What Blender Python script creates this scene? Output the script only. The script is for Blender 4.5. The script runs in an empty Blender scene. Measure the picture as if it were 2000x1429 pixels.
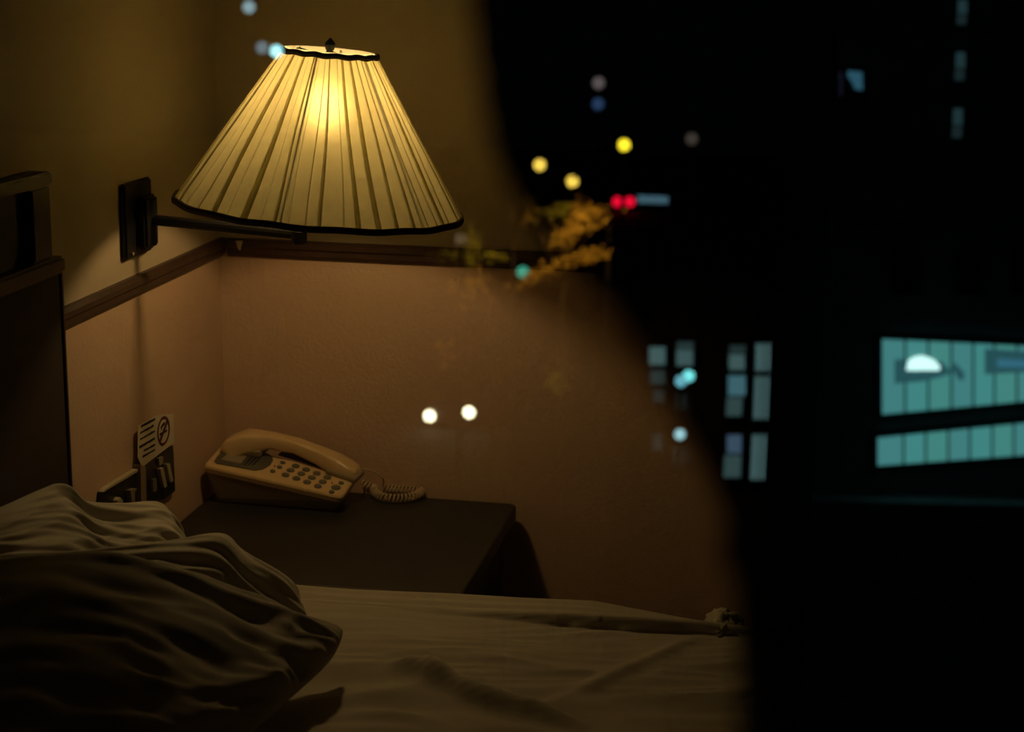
import bpy, bmesh, math, random
import numpy as np
from mathutils import Vector, Matrix, noise
random.seed(7)
S = bpy.context.scene
COL = S.collection

# ------------------------------------------------------------------ camera
F = 3400.0
EYE = Vector((0, 0, 1.45))
def nrm(v): return v / np.linalg.norm(v)
def cdir(px, py): return np.array([(px - 1000.) / F, -(py - 714.5) / F, -1.])
yw = nrm(cdir(1650, -75)); xw = -nrm(cdir(-18000, -350)); xw = nrm(xw - yw * (xw @ yw)); zw = np.cross(xw, yw)
RW = np.array([xw, yw, zw])                     # camera -> world rotation
cd = bpy.data.cameras.new('camera'); cam = bpy.data.objects.new('camera', cd); COL.objects.link(cam)
M = Matrix([[float(a) for a in r] for r in RW]).to_4x4(); M.translation = EYE
cam.matrix_world = M
cd.sensor_width = 36.0; cd.lens = F / 2000 * 36.0
cd.clip_start = 0.02; cd.clip_end = 500
cd.dof.use_dof = True; cd.dof.focus_distance = 2.42; cd.dof.aperture_fstop = (cd.lens / 1000) / 0.0115
cd.dof.aperture_blades = 0
S.camera = cam

# ------------------------------------------------------------------ world, exposure
w = bpy.data.worlds.new('night'); S.world = w; w.use_nodes = True
w.node_tree.nodes['Background'].inputs[0].default_value = (0.35, 0.45, 0.55, 1)
w.node_tree.nodes['Background'].inputs[1].default_value = 0.0025
S.view_settings.view_transform = 'Standard'; S.view_settings.look = 'None'
S.view_settings.exposure = 0.0; S.view_settings.gamma = 1.0
S.view_settings.use_curve_mapping = False
BULB = 108.0          # radiance of the bedside bulb
REFL = 0.3           # share of light the window glass mirrors

# ------------------------------------------------------------------ placing helpers
def ray(px, py): return Vector([float(a) for a in nrm(RW @ cdir(px, py))])
def on(px, py, ax, val):
    r = ray(px, py); return EYE + r * ((val - EYE[ax]) / r[ax])
def at(px, py, dist): return EYE + ray(px, py) * dist
YP = 0.327           # outer face of the window glass
def mir(p): return Vector((p.x, 2 * YP - p.y, p.z))
def onplane(px, py, p0, n):
    r = ray(px, py); return EYE + r * ((p0 - EYE).dot(n) / r.dot(n))

# ------------------------------------------------------------------ materials
def mat(name, col, rough=.6, metal=0, spec=.5, emit=None, es=1.0, nscale=0, nvar=0, bump=0, bscale=200, trans=0, coat=0):
    m = bpy.data.materials.new(name); m.use_nodes = True
    nt = m.node_tree; b = nt.nodes['Principled BSDF']; L = nt.links
    b.inputs['Roughness'].default_value = rough; b.inputs['Metallic'].default_value = metal
    b.inputs['Specular IOR Level'].default_value = spec
    b.inputs['Coat Weight'].default_value = coat
    tc = nt.nodes.new('ShaderNodeTexCoord')
    b.inputs['Base Color'].default_value = (*col, 1)
    if nvar:
        n = nt.nodes.new('ShaderNodeTexNoise'); n.inputs['Scale'].default_value = nscale; n.inputs['Detail'].default_value = 5
        L.new(tc.outputs['Object'], n.inputs['Vector'])
        r = nt.nodes.new('ShaderNodeValToRGB')
        r.color_ramp.elements[0].position = .3; r.color_ramp.elements[1].position = .7
        r.color_ramp.elements[0].color = (*[c * (1 - nvar) for c in col], 1)
        r.color_ramp.elements[1].color = (*[min(1, c * (1 + nvar)) for c in col], 1)
        L.new(n.outputs['Fac'], r.inputs[0]); L.new(r.outputs[0], b.inputs['Base Color'])
    if bump:
        n = nt.nodes.new('ShaderNodeTexNoise'); n.inputs['Scale'].default_value = bscale; n.inputs['Detail'].default_value = 4
        L.new(tc.outputs['Object'], n.inputs['Vector'])
        bp = nt.nodes.new('ShaderNodeBump'); bp.inputs['Strength'].default_value = bump; bp.inputs['Distance'].default_value = .002
        L.new(n.outputs['Fac'], bp.inputs['Height']); L.new(bp.outputs[0], b.inputs['Normal'])
    if emit:
        b.inputs['Emission Color'].default_value = (*emit, 1); b.inputs['Emission Strength'].default_value = es
    if trans:
        t = nt.nodes.new('ShaderNodeBsdfTranslucent'); t.inputs[0].default_value = (*col, 1)
        mx = nt.nodes.new('ShaderNodeMixShader'); mx.inputs[0].default_value = trans
        L.new(b.outputs[0], mx.inputs[1]); L.new(t.outputs[0], mx.inputs[2])
        L.new(mx.outputs[0], nt.nodes['Material Output'].inputs[0])
    return m
def fabric(name, col, dif, tr, fw, rough=.85, nscale=90, nvar=.04):
    # thin cloth: diffuse reflection, diffuse transmission and forward-scattered transmission
    m = bpy.data.materials.new(name); m.use_nodes = True; nt = m.node_tree; L = nt.links
    nt.nodes.remove(nt.nodes['Principled BSDF'])
    tc = nt.nodes.new('ShaderNodeTexCoord'); n = nt.nodes.new('ShaderNodeTexNoise'); n.inputs['Scale'].default_value = nscale
    L.new(tc.outputs['Object'], n.inputs['Vector'])
    r = nt.nodes.new('ShaderNodeValToRGB'); r.color_ramp.elements[0].position = .3; r.color_ramp.elements[1].position = .7
    r.color_ramp.elements[0].color = (*[c * (1 - nvar) for c in col], 1); r.color_ramp.elements[1].color = (*[min(1, c * (1 + nvar)) for c in col], 1)
    L.new(n.outputs['Fac'], r.inputs[0])
    d = nt.nodes.new('ShaderNodeBsdfDiffuse'); t = nt.nodes.new('ShaderNodeBsdfTranslucent'); f = nt.nodes.new('ShaderNodeBsdfRefraction')
    f.inputs['IOR'].default_value = 1.12; f.inputs['Roughness'].default_value = rough; f.distribution = 'GGX'
    for q in (d, t, f): L.new(r.outputs[0], q.inputs['Color'])
    m1 = nt.nodes.new('ShaderNodeMixShader'); m1.inputs[0].default_value = fw / (tr + fw); L.new(t.outputs[0], m1.inputs[1]); L.new(f.outputs[0], m1.inputs[2])
    m2 = nt.nodes.new('ShaderNodeMixShader'); m2.inputs[0].default_value = (tr + fw) / (dif + tr + fw); L.new(d.outputs[0], m2.inputs[1]); L.new(m1.outputs[0], m2.inputs[2])
    L.new(m2.outputs[0], nt.nodes['Material Output'].inputs[0])
    return m
def emis(name, col, s): return mat(name, (.05, .05, .05), .5, emit=col, es=s)

def glass_mats():
    m = bpy.data.materials.new('window_glass_outer'); m.use_nodes = True; nt = m.node_tree
    for n in list(nt.nodes):
        if n.type == 'BSDF_PRINCIPLED': nt.nodes.remove(n)
    t = nt.nodes.new('ShaderNodeBsdfTransparent'); g = nt.nodes.new('ShaderNodeBsdfGlossy')
    g.inputs['Roughness'].default_value = 0.0; g.inputs['Color'].default_value = (1, 1, 1, 1)
    mx = nt.nodes.new('ShaderNodeMixShader'); mx.inputs[0].default_value = REFL
    nt.links.new(t.outputs[0], mx.inputs[1]); nt.links.new(g.outputs[0], mx.inputs[2])
    nt.links.new(mx.outputs[0], nt.nodes['Material Output'].inputs[0])
    m2 = bpy.data.materials.new('window_glass_inner'); m2.use_nodes = True; nt = m2.node_tree
    for n in list(nt.nodes):
        if n.type == 'BSDF_PRINCIPLED': nt.nodes.remove(n)
    t = nt.nodes.new('ShaderNodeBsdfTransparent'); nt.links.new(t.outputs[0], nt.nodes['Material Output'].inputs[0])
    return m, m2

mt = dict(
    wall=mat('plaster_tan', (.62, .48, .36), .85, nscale=6, nvar=.05, bump=.5, bscale=150),
    paper=mat('wall_left_paint', (.60, .47, .35), .8, nscale=4, nvar=.05, bump=.25, bscale=120),
    ceil=mat('ceiling_paint', (.35, .31, .26), .9, nscale=5, nvar=.04),
    carpet=mat('carpet_brown', (.06, .045, .035), .95, nscale=60, nvar=.3, bump=.6, bscale=500),
    trim=mat('trim_dark_wood', (.055, .028, .018), .45, nscale=30, nvar=.25),
    exterior=mat('exterior_render', (.02, .02, .02), .9, nscale=8, nvar=.2),
    frame=mat('window_frame_metal', (.012, .012, .012), .6, nscale=20, nvar=.1),
    standin_drape=mat('standin_drape_cloth', (.010, .0085, .0075), .95, spec=.1, nscale=200, nvar=.2),
    head=mat('headboard_wood', (.028, .013, .009), .35, nscale=15, nvar=.3),
    headpad=mat('headboard_panel', (.045, .028, .020), .7, nscale=40, nvar=.15),
    iron=mat('lamp_black_metal', (.012, .012, .013), .45, metal=.3, nscale=30, nvar=.15),
    shade=fabric('shade_pleated_fabric', (.80, .76, .52), .26, .34, .40),
    lining=fabric('shade_lining', (.82, .80, .64), .24, .24, .50),
    shadetrim=mat('shade_trim_band', (.085, .065, .05), .8, nscale=60, nvar=.2),
    bulb=emis('bulb_glow', (1.0, .645, .25), BULB),
    table=mat('nightstand_laminate', (.026, .026, .023), .5, nscale=25, nvar=.12),
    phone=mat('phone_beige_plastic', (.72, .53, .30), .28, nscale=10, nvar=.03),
    phone_shaded=mat('phone_beige_shaded', (.32, .25, .16), .4, nscale=10, nvar=.03),  # darkened beige: shade on the phone's lower sides is in this colour
    key=mat('phone_key_grey', (.14, .13, .11), .4, nscale=30, nvar=.08),
    disp=mat('phone_panel_grey', (.10, .095, .08), .25, nscale=30, nvar=.1),
    card=mat('phone_card', (.28, .24, .18), .5, nscale=20, nvar=.08),
    red=mat('red_dot', (.3, .02, .01), .5, nscale=10, nvar=.05),
    cord=mat('phone_cord', (.55, .43, .28), .4, nscale=20, nvar=.05),
    whitepaper=mat('notice_paper', (.72, .66, .52), .8, nscale=15, nvar=.05),
    ink=mat('ink', (.02, .012, .015), .7, nscale=15, nvar=.05),
    redink=mat('red_ink', (.12, .012, .02), .7, nscale=15, nvar=.05),
    plate=mat('switch_plate', (.018, .018, .015), .35, nscale=20, nvar=.1),
    toggle=mat('toggle_cream', (.55, .48, .36), .4, nscale=20, nvar=.04),
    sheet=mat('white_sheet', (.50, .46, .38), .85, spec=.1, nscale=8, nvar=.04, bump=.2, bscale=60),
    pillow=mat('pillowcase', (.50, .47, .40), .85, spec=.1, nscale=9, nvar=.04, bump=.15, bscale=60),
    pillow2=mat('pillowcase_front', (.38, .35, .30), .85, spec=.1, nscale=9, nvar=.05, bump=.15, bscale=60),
    bedbase=mat('bed_base_cloth', (.10, .08, .06), .8, nscale=30, nvar=.1),
    facade=mat('facade_dark_brick', (.30, .30, .30), .9, nscale=3, nvar=.2),
    mull=mat('mullion_dark', (.02, .03, .03), .6, nscale=5, nvar=.1),
    asphalt=mat('asphalt', (.05, .05, .05), .9, nscale=2, nvar=.2),
    pole=mat('pole_metal', (.04, .04, .04), .6, nscale=5, nvar=.1),
    carm=mat('car_paint', (.03, .03, .035), .3, nscale=3, nvar=.05),
    tire=mat('tyre_rubber', (.01, .01, .01), .9, nscale=9, nvar=.05),
    leaf=mat('leaf', (.42, .32, .06), .8, spec=.1, nscale=3, nvar=.3),
    leaf2=mat('leaf_green', (.30, .36, .05), .8, spec=.1, nscale=3, nvar=.3),
    bark=mat('bark', (.06, .045, .03), .9, nscale=9, nvar=.3),
)

def two_tone(m, zs, low, up):
    # the paint below the chair rail is a warmer tan than the paint above it
    nt = m.node_tree; L = nt.links; b = nt.nodes['Principled BSDF']
    tc = nt.nodes.new('ShaderNodeTexCoord'); sx = nt.nodes.new('ShaderNodeSeparateXYZ'); L.new(tc.outputs['Object'], sx.inputs[0])
    gt = nt.nodes.new('ShaderNodeMath'); gt.operation = 'GREATER_THAN'; gt.inputs[1].default_value = zs; L.new(sx.outputs['Z'], gt.inputs[0])
    mx = nt.nodes.new('ShaderNodeMix'); mx.data_type = 'RGBA'; L.new(gt.outputs[0], mx.inputs['Factor'])
    n = nt.nodes.new('ShaderNodeTexNoise'); n.inputs['Scale'].default_value = 5; L.new(tc.outputs['Object'], n.inputs['Vector'])
    mx.inputs[6].default_value = (*low, 1); mx.inputs[7].default_value = (*up, 1)
    m2 = nt.nodes.new('ShaderNodeMix'); m2.data_type = 'RGBA'; m2.blend_type = 'MULTIPLY'; m2.inputs['Factor'].default_value = .12
    L.new(mx.outputs[2], m2.inputs[6]); L.new(n.outputs['Color'], m2.inputs[7]); L.new(m2.outputs[2], b.inputs['Base Color'])
for k_ in ('wall', 'paper'): two_tone(mt[k_], 1.45 - .555 * .85, (.66, .46, .33), (.50, .42, .31))

# ------------------------------------------------------------------ mesh building
WL = {}
class MB:
    def __init__(s): s.b = bmesh.new()
    def box(s, lo, hi, bev=0, mtx=None, seg=2):
        r = bmesh.ops.create_cube(s.b, size=1); vs = r['verts']
        for v in vs: v.co = Vector([(lo[i] + hi[i]) / 2 + v.co[i] * (hi[i] - lo[i]) for i in range(3)])
        if bev:
            es = list({e for v in vs for e in v.link_edges})
            r = bmesh.ops.bevel(s.b, geom=es, offset=bev, segments=seg, affect='EDGES'); 
            vs = list({v for f in r['faces'] for v in f.verts} | {v for v in vs if v.is_valid})
        if mtx is not None:
            for v in vs: v.co = mtx @ v.co
        return s
    def sweep(s, path, radii, n=12, cap=True, squash=1.0):
        path = [Vector(p) for p in path]
        if not hasattr(radii, '__len__'): radii = [radii] * len(path)
        rings = []; up = None
        for i, p in enumerate(path):
            t = (path[min(i + 1, len(path) - 1)] - path[max(i - 1, 0)]).normalized()
            if up is None: up = Vector((0, 0, 1)) if abs(t.z) < .9 else Vector((1, 0, 0))
            a = t.cross(up).normalized(); b2 = a.cross(t).normalized(); up = b2
            rings.append([s.b.verts.new(p + (a * math.cos(2 * math.pi * k / n) + b2 * math.sin(2 * math.pi * k / n) * squash) * radii[i]) for k in range(n)])
        for i in range(len(rings) - 1):
            for k in range(n): s.b.faces.new((rings[i][k], rings[i][(k + 1) % n], rings[i + 1][(k + 1) % n], rings[i + 1][k]))
        if cap:
            s.b.faces.new(rings[0][::-1]); s.b.faces.new(rings[-1])
        return s
    def lathe(s, base, axis, prof, n=24, cap=True):
        axis = Vector(axis).normalized(); a = axis.orthogonal().normalized(); c = axis.cross(a)
        rings = [[s.b.verts.new(Vector(base) + axis * h + (a * math.cos(2 * math.pi * k / n) + c * math.sin(2 * math.pi * k / n)) * r) for k in range(n)] for r, h in prof]
        for i in range(len(rings) - 1):
            for k in range(n): s.b.faces.new((rings[i][k], rings[i][(k + 1) % n], rings[i + 1][(k + 1) % n], rings[i + 1][k]))
        if cap:
            s.b.faces.new(rings[0][::-1]); s.b.faces.new(rings[-1])
        return s
    def ball(s, c, r, sc=(1, 1, 1), sub=2):
        q = bmesh.ops.create_icosphere(s.b, subdivisions=sub, radius=r)
        for v in q['verts']: v.co = Vector([v.co[i] * sc[i] + c[i] for i in range(3)])
        return s
    def grid(s, fn, nu, nv, closeu=False):
        g = [[s.b.verts.new(fn(i / (nu if closeu else nu - 1), j / (nv - 1))) for i in range(nu)] for j in range(nv)]
        for j in range(nv - 1):
            for i in range(nu if closeu else nu - 1):
                i2 = (i + 1) % nu
                s.b.faces.new((g[j][i], g[j][i2], g[j + 1][i2], g[j + 1][i]))
        return s
    def prism(s, poly, d):
        """polygon of Vectors extruded by vector d"""
        d = Vector(d); a = [s.b.verts.new(p) for p in poly]; b = [s.b.verts.new(Vector(p) + d) for p in poly]
        n = len(a)
        s.b.faces.new(a[::-1]); s.b.faces.new(b)
        for i in range(n): s.b.faces.new((a[i], a[(i + 1) % n], b[(i + 1) % n], b[i]))
        return s
    def build(s, name, m, parent=None, smooth=False, origin=None, fix=True, kind=None):
        if fix: bmesh.ops.recalc_face_normals(s.b, faces=s.b.faces)
        me = bpy.data.meshes.new(name)
        if parent is not None: o0 = WL[parent]
        elif origin is not None: o0 = Vector(origin)
        else:
            cs = [v.co for v in s.b.verts]
            o0 = Vector((sum(c.x for c in cs) / len(cs), sum(c.y for c in cs) / len(cs), min(c.z for c in cs)))
        for v in s.b.verts: v.co -= o0
        s.b.to_mesh(me); s.b.free()
        for p in me.polygons: p.use_smooth = smooth
        me.materials.append(m)
        o = bpy.data.objects.new(name, me); COL.objects.link(o)
        if parent is not None: o.parent = parent
        else: o.location = o0
        WL[o] = o0.copy()
        if kind: o['kind'] = kind
        return o
def thing(name, label, cat, loc, group=None, kind=None):
    o = bpy.data.objects.new(name, None); o.empty_display_size = .05; COL.objects.link(o); o.location = loc; WL[o] = Vector(loc)
    if label: o['label'] = label
    if cat: o['category'] = cat
    if group: o['group'] = group
    if kind: o['kind'] = kind
    return o
def tag(o, label, cat, group=None):
    o['label'] = label; o['category'] = cat
    if group: o['group'] = group
    return o

XL, YB = -0.992, 2.72
XR = -0.0085
# ================================================================== SETTING
MB().box((-1.15, .33, -.1), (0, 2.85, 0)).build('floor', mt['carpet'], kind='structure')
MB().box((-1.15, .33, 2.3), (0, 2.85, 2.4)).build('ceiling', mt['ceil'], kind='structure')
MB().box((XL - .15, .335, 0), (XL, YB + .13, 2.3)).build('wall_left', mt['paper'], kind='structure')
MB().box((XL, YB, 0), (-.03, YB + .13, 2.3)).build('wall_back', mt['wall'], kind='structure')
# right wall of the room: thin where it meets the window, thicker towards the back
MB().prism([Vector((XR, .335, 0)), Vector((-.0045, .335, 0)), Vector((-.0045, YB + .13, 0)), Vector((-.03, YB+.13, 0)), Vector((-.03, YB, 0)), Vector((-.04, 1.5, 0))], (0, 0, 2.3)).build('wall_right', mt['exterior'], kind='structure')
MB().box((-1.15, .31, 0), (XR, .35, .98)).build('wall_front', mt['exterior'], kind='structure')
# chair rail: profile with a bead, mitred in the corner
ZM = 1.45 - .546 * .85
def rail(name, p0, p1, out):
    p0, p1 = Vector(p0), Vector(p1); out = Vector(out)
    prof = [(0, .006), (.008, .006), (.014, .001), (.014, -.006), (.009, -.010), (.009, -.018), (.004, -.024), (0, -.024)]
    b = MB(); d = p1 - p0
    b.prism([p0 + out * a + Vector((0, 0, h)) for a, h in prof], d)
    return b.build(name, mt['trim'], kind='structure')
rail('trim_1', (XL, 2.058, ZM), (XL, YB, ZM), (1, 0, 0))
tr2 = rail('trim_2', (XL + .0145, YB, ZM), (-.031, YB, ZM), (0, -1, 0))
MB().prism([on(460, 470, 1, YB - .0148), on(474, 470, 1, YB - .0148), on(469, 489, 1, YB - .0148), on(465, 486, 1, YB - .0148)], (0, .001, 0)).build('paint_chip', mt['toggle'], tr2)
MB().box((XL + .002, YB - .012, 0), (-.031, YB, .09), .003).build('baseboard_back', mt['trim'], kind='structure')

# window between the camera and the room; its outer face mirrors the city behind the viewer
g1, g2 = glass_mats()
win = thing('window_1', None, None, (-.5, .33, .98), kind='structure')
b = MB(); b.box((-1.15, YP, 1.0), (XR - .0005, YP + .006, 2.2))
pane = b.build('pane', g1, win, fix=True)
pane.data.materials.append(g2)
for p in pane.data.polygons: p.material_index = 0 if p.normal.y < -.5 else 1
b = MB(); b.box((-1.15, .315, .98), (-.0045, .345, 1.0)); b.box((-1.15, .315, 2.2), (-.0045, .345, 2.3)); b.box((XR - .0005, .315, 1.0), (-.0045, .345, 2.2))
b.box((-1.15, .315, 1.0), (-1.1, .345, 2.2))
b.build('window_frame', mt['frame'], win)

# ================================================================== DRAPE (stand-in for an unknown dark shape; inside the glass, tied back low)
edge = [(905, -260), (918, 0), (940, 180), (968, 330), (1040, 430), (1110, 510), (1190, 590), (1265, 700), (1335, 830), (1395, 950), (1428, 1050), (1440, 1200), (1446, 1500), (1450, 1700)]
def eat(py):
    for (x0, y0), (x1, y1) in zip(edge, edge[1:]):
        if y0 <= py <= y1:
            t = (py - y0) / (y1 - y0); t2 = t
            return x0 + (x1 - x0) * t2
def dfn(u, v):
    py = -260 + v * 1960; x0 = eat(min(py, 1699.9)); x1 = 1540
    px = x0 + (x1 - x0) * u
    y = .385 + .006 * math.sin(u * 38 + .6 * math.sin(v * 4)) + .002 * math.sin(u * 90 + v * 3)
    q = on(px, py, 1, y); q.x = min(q.x, -.0100)
    return q
dr = thing('standin_drape', 'nearly black cloth standing in for an unknown dark shape at the right side of the window glass, swept back below', 'stand-in curtain', on(1490, 1700, 1, .385))
o = MB().grid(dfn, 90, 60).build('cloth', mt['standin_drape'], dr, smooth=True)
md = o.modifiers.new('thick', 'SOLIDIFY'); md.thickness = .001
b = MB(); b.sweep([on(1425, 1085, 1, .374), on(1470, 1070, 1, .370), on(1530, 1050, 1, .374)], .0025, 8, squash=2.2)
b.build('tie_band', mt['standin_drape'], dr)

# ================================================================== HEADBOARD
hb = thing('headboard', 'dark wooden headboard with framed upper panel fixed to the left wall', 'headboard', (XL, 1.6, 0))
YH = 2.05; YU = 2.03
MB().box((XL + .001, 1.2, .3), (XL + .028, YH, 1.055), .003).build('lower_panel', mt['headpad'], hb)
MB().box((XL + .001, 1.2, 1.072), (XL + .016, YU - .045, 1.17)).build('upper_panel', mt['headpad'], hb)
b = MB(); b.box((XL + .001, 1.2, 1.165), (XL + .034, YU, 1.182), .003); b.build('top_rail', mt['head'], hb)
b = MB(); b.box((XL + .001, 1.2, 1.050), (XL + .036, YH + .003, 1.072), .004); b.build('middle_rail', mt['head'], hb)
b = MB(); b.box((XL + .001, YU - .052, 1.072), (XL + .030, YU, 1.165), .003); b.build('stile', mt['head'], hb)
b = MB(); b.box((XL + .001, YH, .3), (XL + .030, YH + .006, 1.05), .001); b.build('edge_strip', mt['head'], hb)

# ================================================================== SWING ARM WALL LAMP
YL = 2.369
Bl, Br = on(362, 395, 1, YL), on(893, 415, 1, YL); Tl, Tr = on(555, 96, 1, YL), on(730, 109, 1, YL)
Bc, Tc = (Bl + Br) / 2, (Tl + Tr) / 2; RB, RT = (Br - Bl).length / 2, (Tr - Tl).length / 2
Tc.y += .004; AX = (Tc - Bc); HS = AX.length; AX.normalize()
EX = (Vector((1, 0, 0)) - AX * AX.x).normalized(); EY = AX.cross(EX)
def sp(th, r, h): return Bc + AX * h + (EX * math.cos(th) + EY * math.sin(th)) * r
lamp = thing('wall_lamp', 'lit swing arm bedside lamp with pleated cream cone shade and black wall bracket', 'lamp', (XL, YL, 1.0))
# pleats: knife folds of uneven width, cloth doubled under each fold
rnd = random.Random(3)
angs = []; a = 0.0
while a < 2 * math.pi - .05:
    wd = rnd.uniform(.09, .17); angs.append((a, wd, rnd.choice([.15, .3, .6, 1.0, 1.4]))); a += wd
k = 2 * math.pi / a; angs = [(x * k, y * k, z) for x, y, z in angs]
prof = []
for x, wd, ov in angs:
    prof += [(x + wd * .1, .30), (x + wd * .5, .55), (x + wd * .9, .85), (x + wd * (1 + .13 * ov), .9), (x + wd * (1 - .05 * ov), .60), (x + wd * (1 - .16 * ov), .42), (x + wd * (1 - .1 * ov), .30)]
def shade_pt(i, v):
    th, off = prof[i]; r = RB + (RT - RB) * v
    wob = .0016 * math.sin(th * 7 + v * 3) * (1 - v)
    return sp(th + .01 * math.sin(v * 5 + th * 11), r + off * (.0045 * (1 - v) + .0018 * v) + wob, HS * v)
b = MB(); n = len(prof); NV = 14
g = [[b.b.verts.new(shade_pt(i, j / (NV - 1))) for i in range(n)] for j in range(NV)]
for j in range(NV - 1):
    for i in range(n): b.b.faces.new((g[j][i], g[j][(i + 1) % n], g[j + 1][(i + 1) % n], g[j + 1][i]))
sh = b.build('lamp_shade', mt['shade'], lamp, smooth=True, fix=False)
b = MB()
b.grid(lambda u, v: sp(u * 2 * math.pi, (RB - .0035) + (RT - RB) * v + .001 * math.sin(u * 50), -.004 + (HS + .0075) * v), 96, 8, True)
b.build('shade_lining', mt['lining'], sh, smooth=True, fix=False)
b = MB()
for kx in range(6):
    th = -math.pi / 2 + kx * math.pi / 3 + .03
    b.sweep([sp(th, RB - .0015, 0), sp(th, RT - .0015, HS)], .0016, 6)
b.build('shade_ribs', mt['iron'], sh)
def band(r, h0, h1, name):
    b = MB(); N = 96
    pr = [(r + .001, h0), (r + .0052, h0), (r + .006, (h0 + h1) / 2), (r + .005, h1), (r + .001, h1)]
    ring = [[b.b.verts.new(sp(2 * math.pi * k / N, rr + .0006 * math.sin(k * 1.3), hh + .0008 * math.sin(k * .9))) for k in range(N)] for rr, hh in pr]
    for i in range(len(ring)):
        for k in range(N):
            j = (i + 1) % len(ring); b.b.faces.new((ring[i][k], ring[i][(k + 1) % N], ring[j][(k + 1) % N], ring[j][k]))
    return b.build(name, mt['shadetrim'], sh, smooth=False)
band(RB, -.004, .0045, 'bottom_trim'); band(RT, HS - .005, HS + .0025, 'top_trim')
# spider, harp, finial, socket, bulb
b = MB()
for kx in range(3):
    th = .5 + kx * 2 * math.pi / 3
    b.sweep([sp(0, 0, HS - .002), sp(th, RT * .5, HS - .004), sp(th, RT, HS)], .0014, 6)
b.lathe(sp(0, 0, HS - .004), AX, [(.012, 0), (.012, .002), (.007, .004)], 16)
b.build('spider', mt['iron'], lamp)
MB().lathe(sp(0, 0, HS - .001), AX, [(.006, 0), (.0045, .003), (.006, .005), (.0078, .010), (.0070, .014), (.0035, .018), (.001, .021)], 16).build('finial', mt['iron'], lamp, smooth=True)
hz = HS * .64
MB().ball(sp(0, 0, hz), .024, (1, 1, 1.25), 3).build('bulb', mt['bulb'], lamp, smooth=True)
MB().lathe(sp(0, 0, -.03), AX, [(.009, 0), (.009, .05), (.016, .055), (.016, .095), (.012, .10)], 20).build('socket', mt['iron'], lamp)
b = MB()
for sg in (-1, 1):
    b.sweep([sp(0, 0, .03) + EX * sg * .012, sp(0, 0, .06) + EX * sg * .045, sp(0, 0, .12) + EX * sg * .05, sp(0, 0, .18) + EX * sg * .036, sp(0, 0, HS - .004)], .0012, 6)
b.build('harp', mt['iron'], lamp)
# arm
P0 = Vector((XL + .024, YL, on(300, 429, 1, YL).z)); P1 = on(592, 458, 1, YL)
b = MB(); b.sweep([P0 + (P0 - P1) * .02, P1], .0075, 12, squash=1.05); b.build('arm', mt['iron'], lamp)
J = on(584, 461, 1, YL)
MB().lathe(J - Vector((0, 0, .011)), (0, 0, 1), [(.009, 0), (.0115, .002), (.0115, .018), (.009, .021)], 20).build('arm_joint', mt['iron'], lamp)
b = MB(); b.sweep([J + Vector((0, 0, .012)), J + Vector((.012, .03, .016)), sp(0, 0, -.026)], .006, 10)
b.build('upper_arm', mt['iron'], lamp)
zc = 1.45 - .443 * .85
b = MB(); b.box((XL + .0005, YL - .060, zc - .052), (XL + .010, YL + .040, zc + .056), .003); b.build('wall_plate', mt['iron'], lamp)
b = MB(); b.box((XL + .010, YL - .024, zc - .042), (XL + .026, YL + .022, zc + .034), .004)
b.sweep([Vector((XL + .022, YL, zc - .038)), Vector((XL + .022, YL, zc + .028))], .009, 12); b.build('arm_holder', mt['iron'], lamp)
MB().ball((XL + .013, YL - .045, zc - .045), .003, (.6, 1, 1), 2).build('screw', mt['card'], lamp, smooth=True)

# ================================================================== NIGHTSTAND
ZT = .572
ns = thing('nightstand', 'dark grey nightstand in the corner carrying the telephone', 'nightstand', (-.75, 2.5, 0))
XN0, XN1, YN0, YN1 = XL + .004, -.482, 2.262, YB - .016
b = MB()
r = .016
def rr(x0, y0, x1, y1, r, z):
    out = []
    for cx_, cy_, a0 in ((x1 - r, y0 + r, -90), (x1 - r, y1 - r, 0), (x0 + r, y1 - r, 90), (x0 + r, y0 + r, 180)):
        for q in range(6):
            t = math.radians(a0 + q * 18); out.append(Vector((cx_ + r * math.cos(t), cy_ + r * math.sin(t), z)))
    return out
b.prism(rr(XN0, YN0, XN1, YN1, .016, ZT - .026), (0, 0, .026)); o = b.build('top', mt['table'], ns)
bv = o.modifiers.new('b', 'BEVEL'); bv.width = .004; bv.segments = 2; bv.limit_method = 'ANGLE'
MB().box((XN0 + .01, YN0 + .02, .06), (XN1 - .025, YN1, ZT - .026), .002).build('body', mt['table'], ns)
dw = MB().box((XN0 + .02, YN0 + .005, .38), (XN1 - .035, YN0 + .02, ZT - .035), .002).build('drawer', mt['table'], ns)
MB().ball((-.74, YN0 - .004, .46), .012, (1, .8, 1), 2).build('knob', mt['iron'], dw, smooth=True)
MB().box((XN0 + .02, YN0 + .005, .08), (XN1 - .035, YN0 + .02, .37), .002).build('cabinet_door', mt['table'], ns)
MB().box((XN0 + .02, YN0 + .03, 0), (XN1 - .04, YN1, .06)).build('plinth', mt['table'], ns)

# ================================================================== TELEPHONE
ph = thing('telephone', 'beige desk telephone with grey keys and coiled cord on the nightstand', 'telephone', (-.86, 2.64, ZT))
# top plane through three seen corners
A = on(397, 908, 1, 2.585); Bq = on(668, 970, 1, 2.580)
y_back = 2.70
Cq = on(714, 930, 1, 2.66)
tn = (Bq - A).cross(Cq - Bq).normalized()
if tn.z < 0: tn = -tn
def tp(px, py, lift=0.0): return onplane(px, py, A, tn) + tn * lift
U = (Bq - A).normalized(); Wv = tn.cross(U).normalized()
W_ = (Bq - A).length; D_ = (Cq - Bq).dot(Wv)
def top(u, v, h=0): return A + U * (W_ * u) + Wv * (D_ * v) + tn * h
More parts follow.
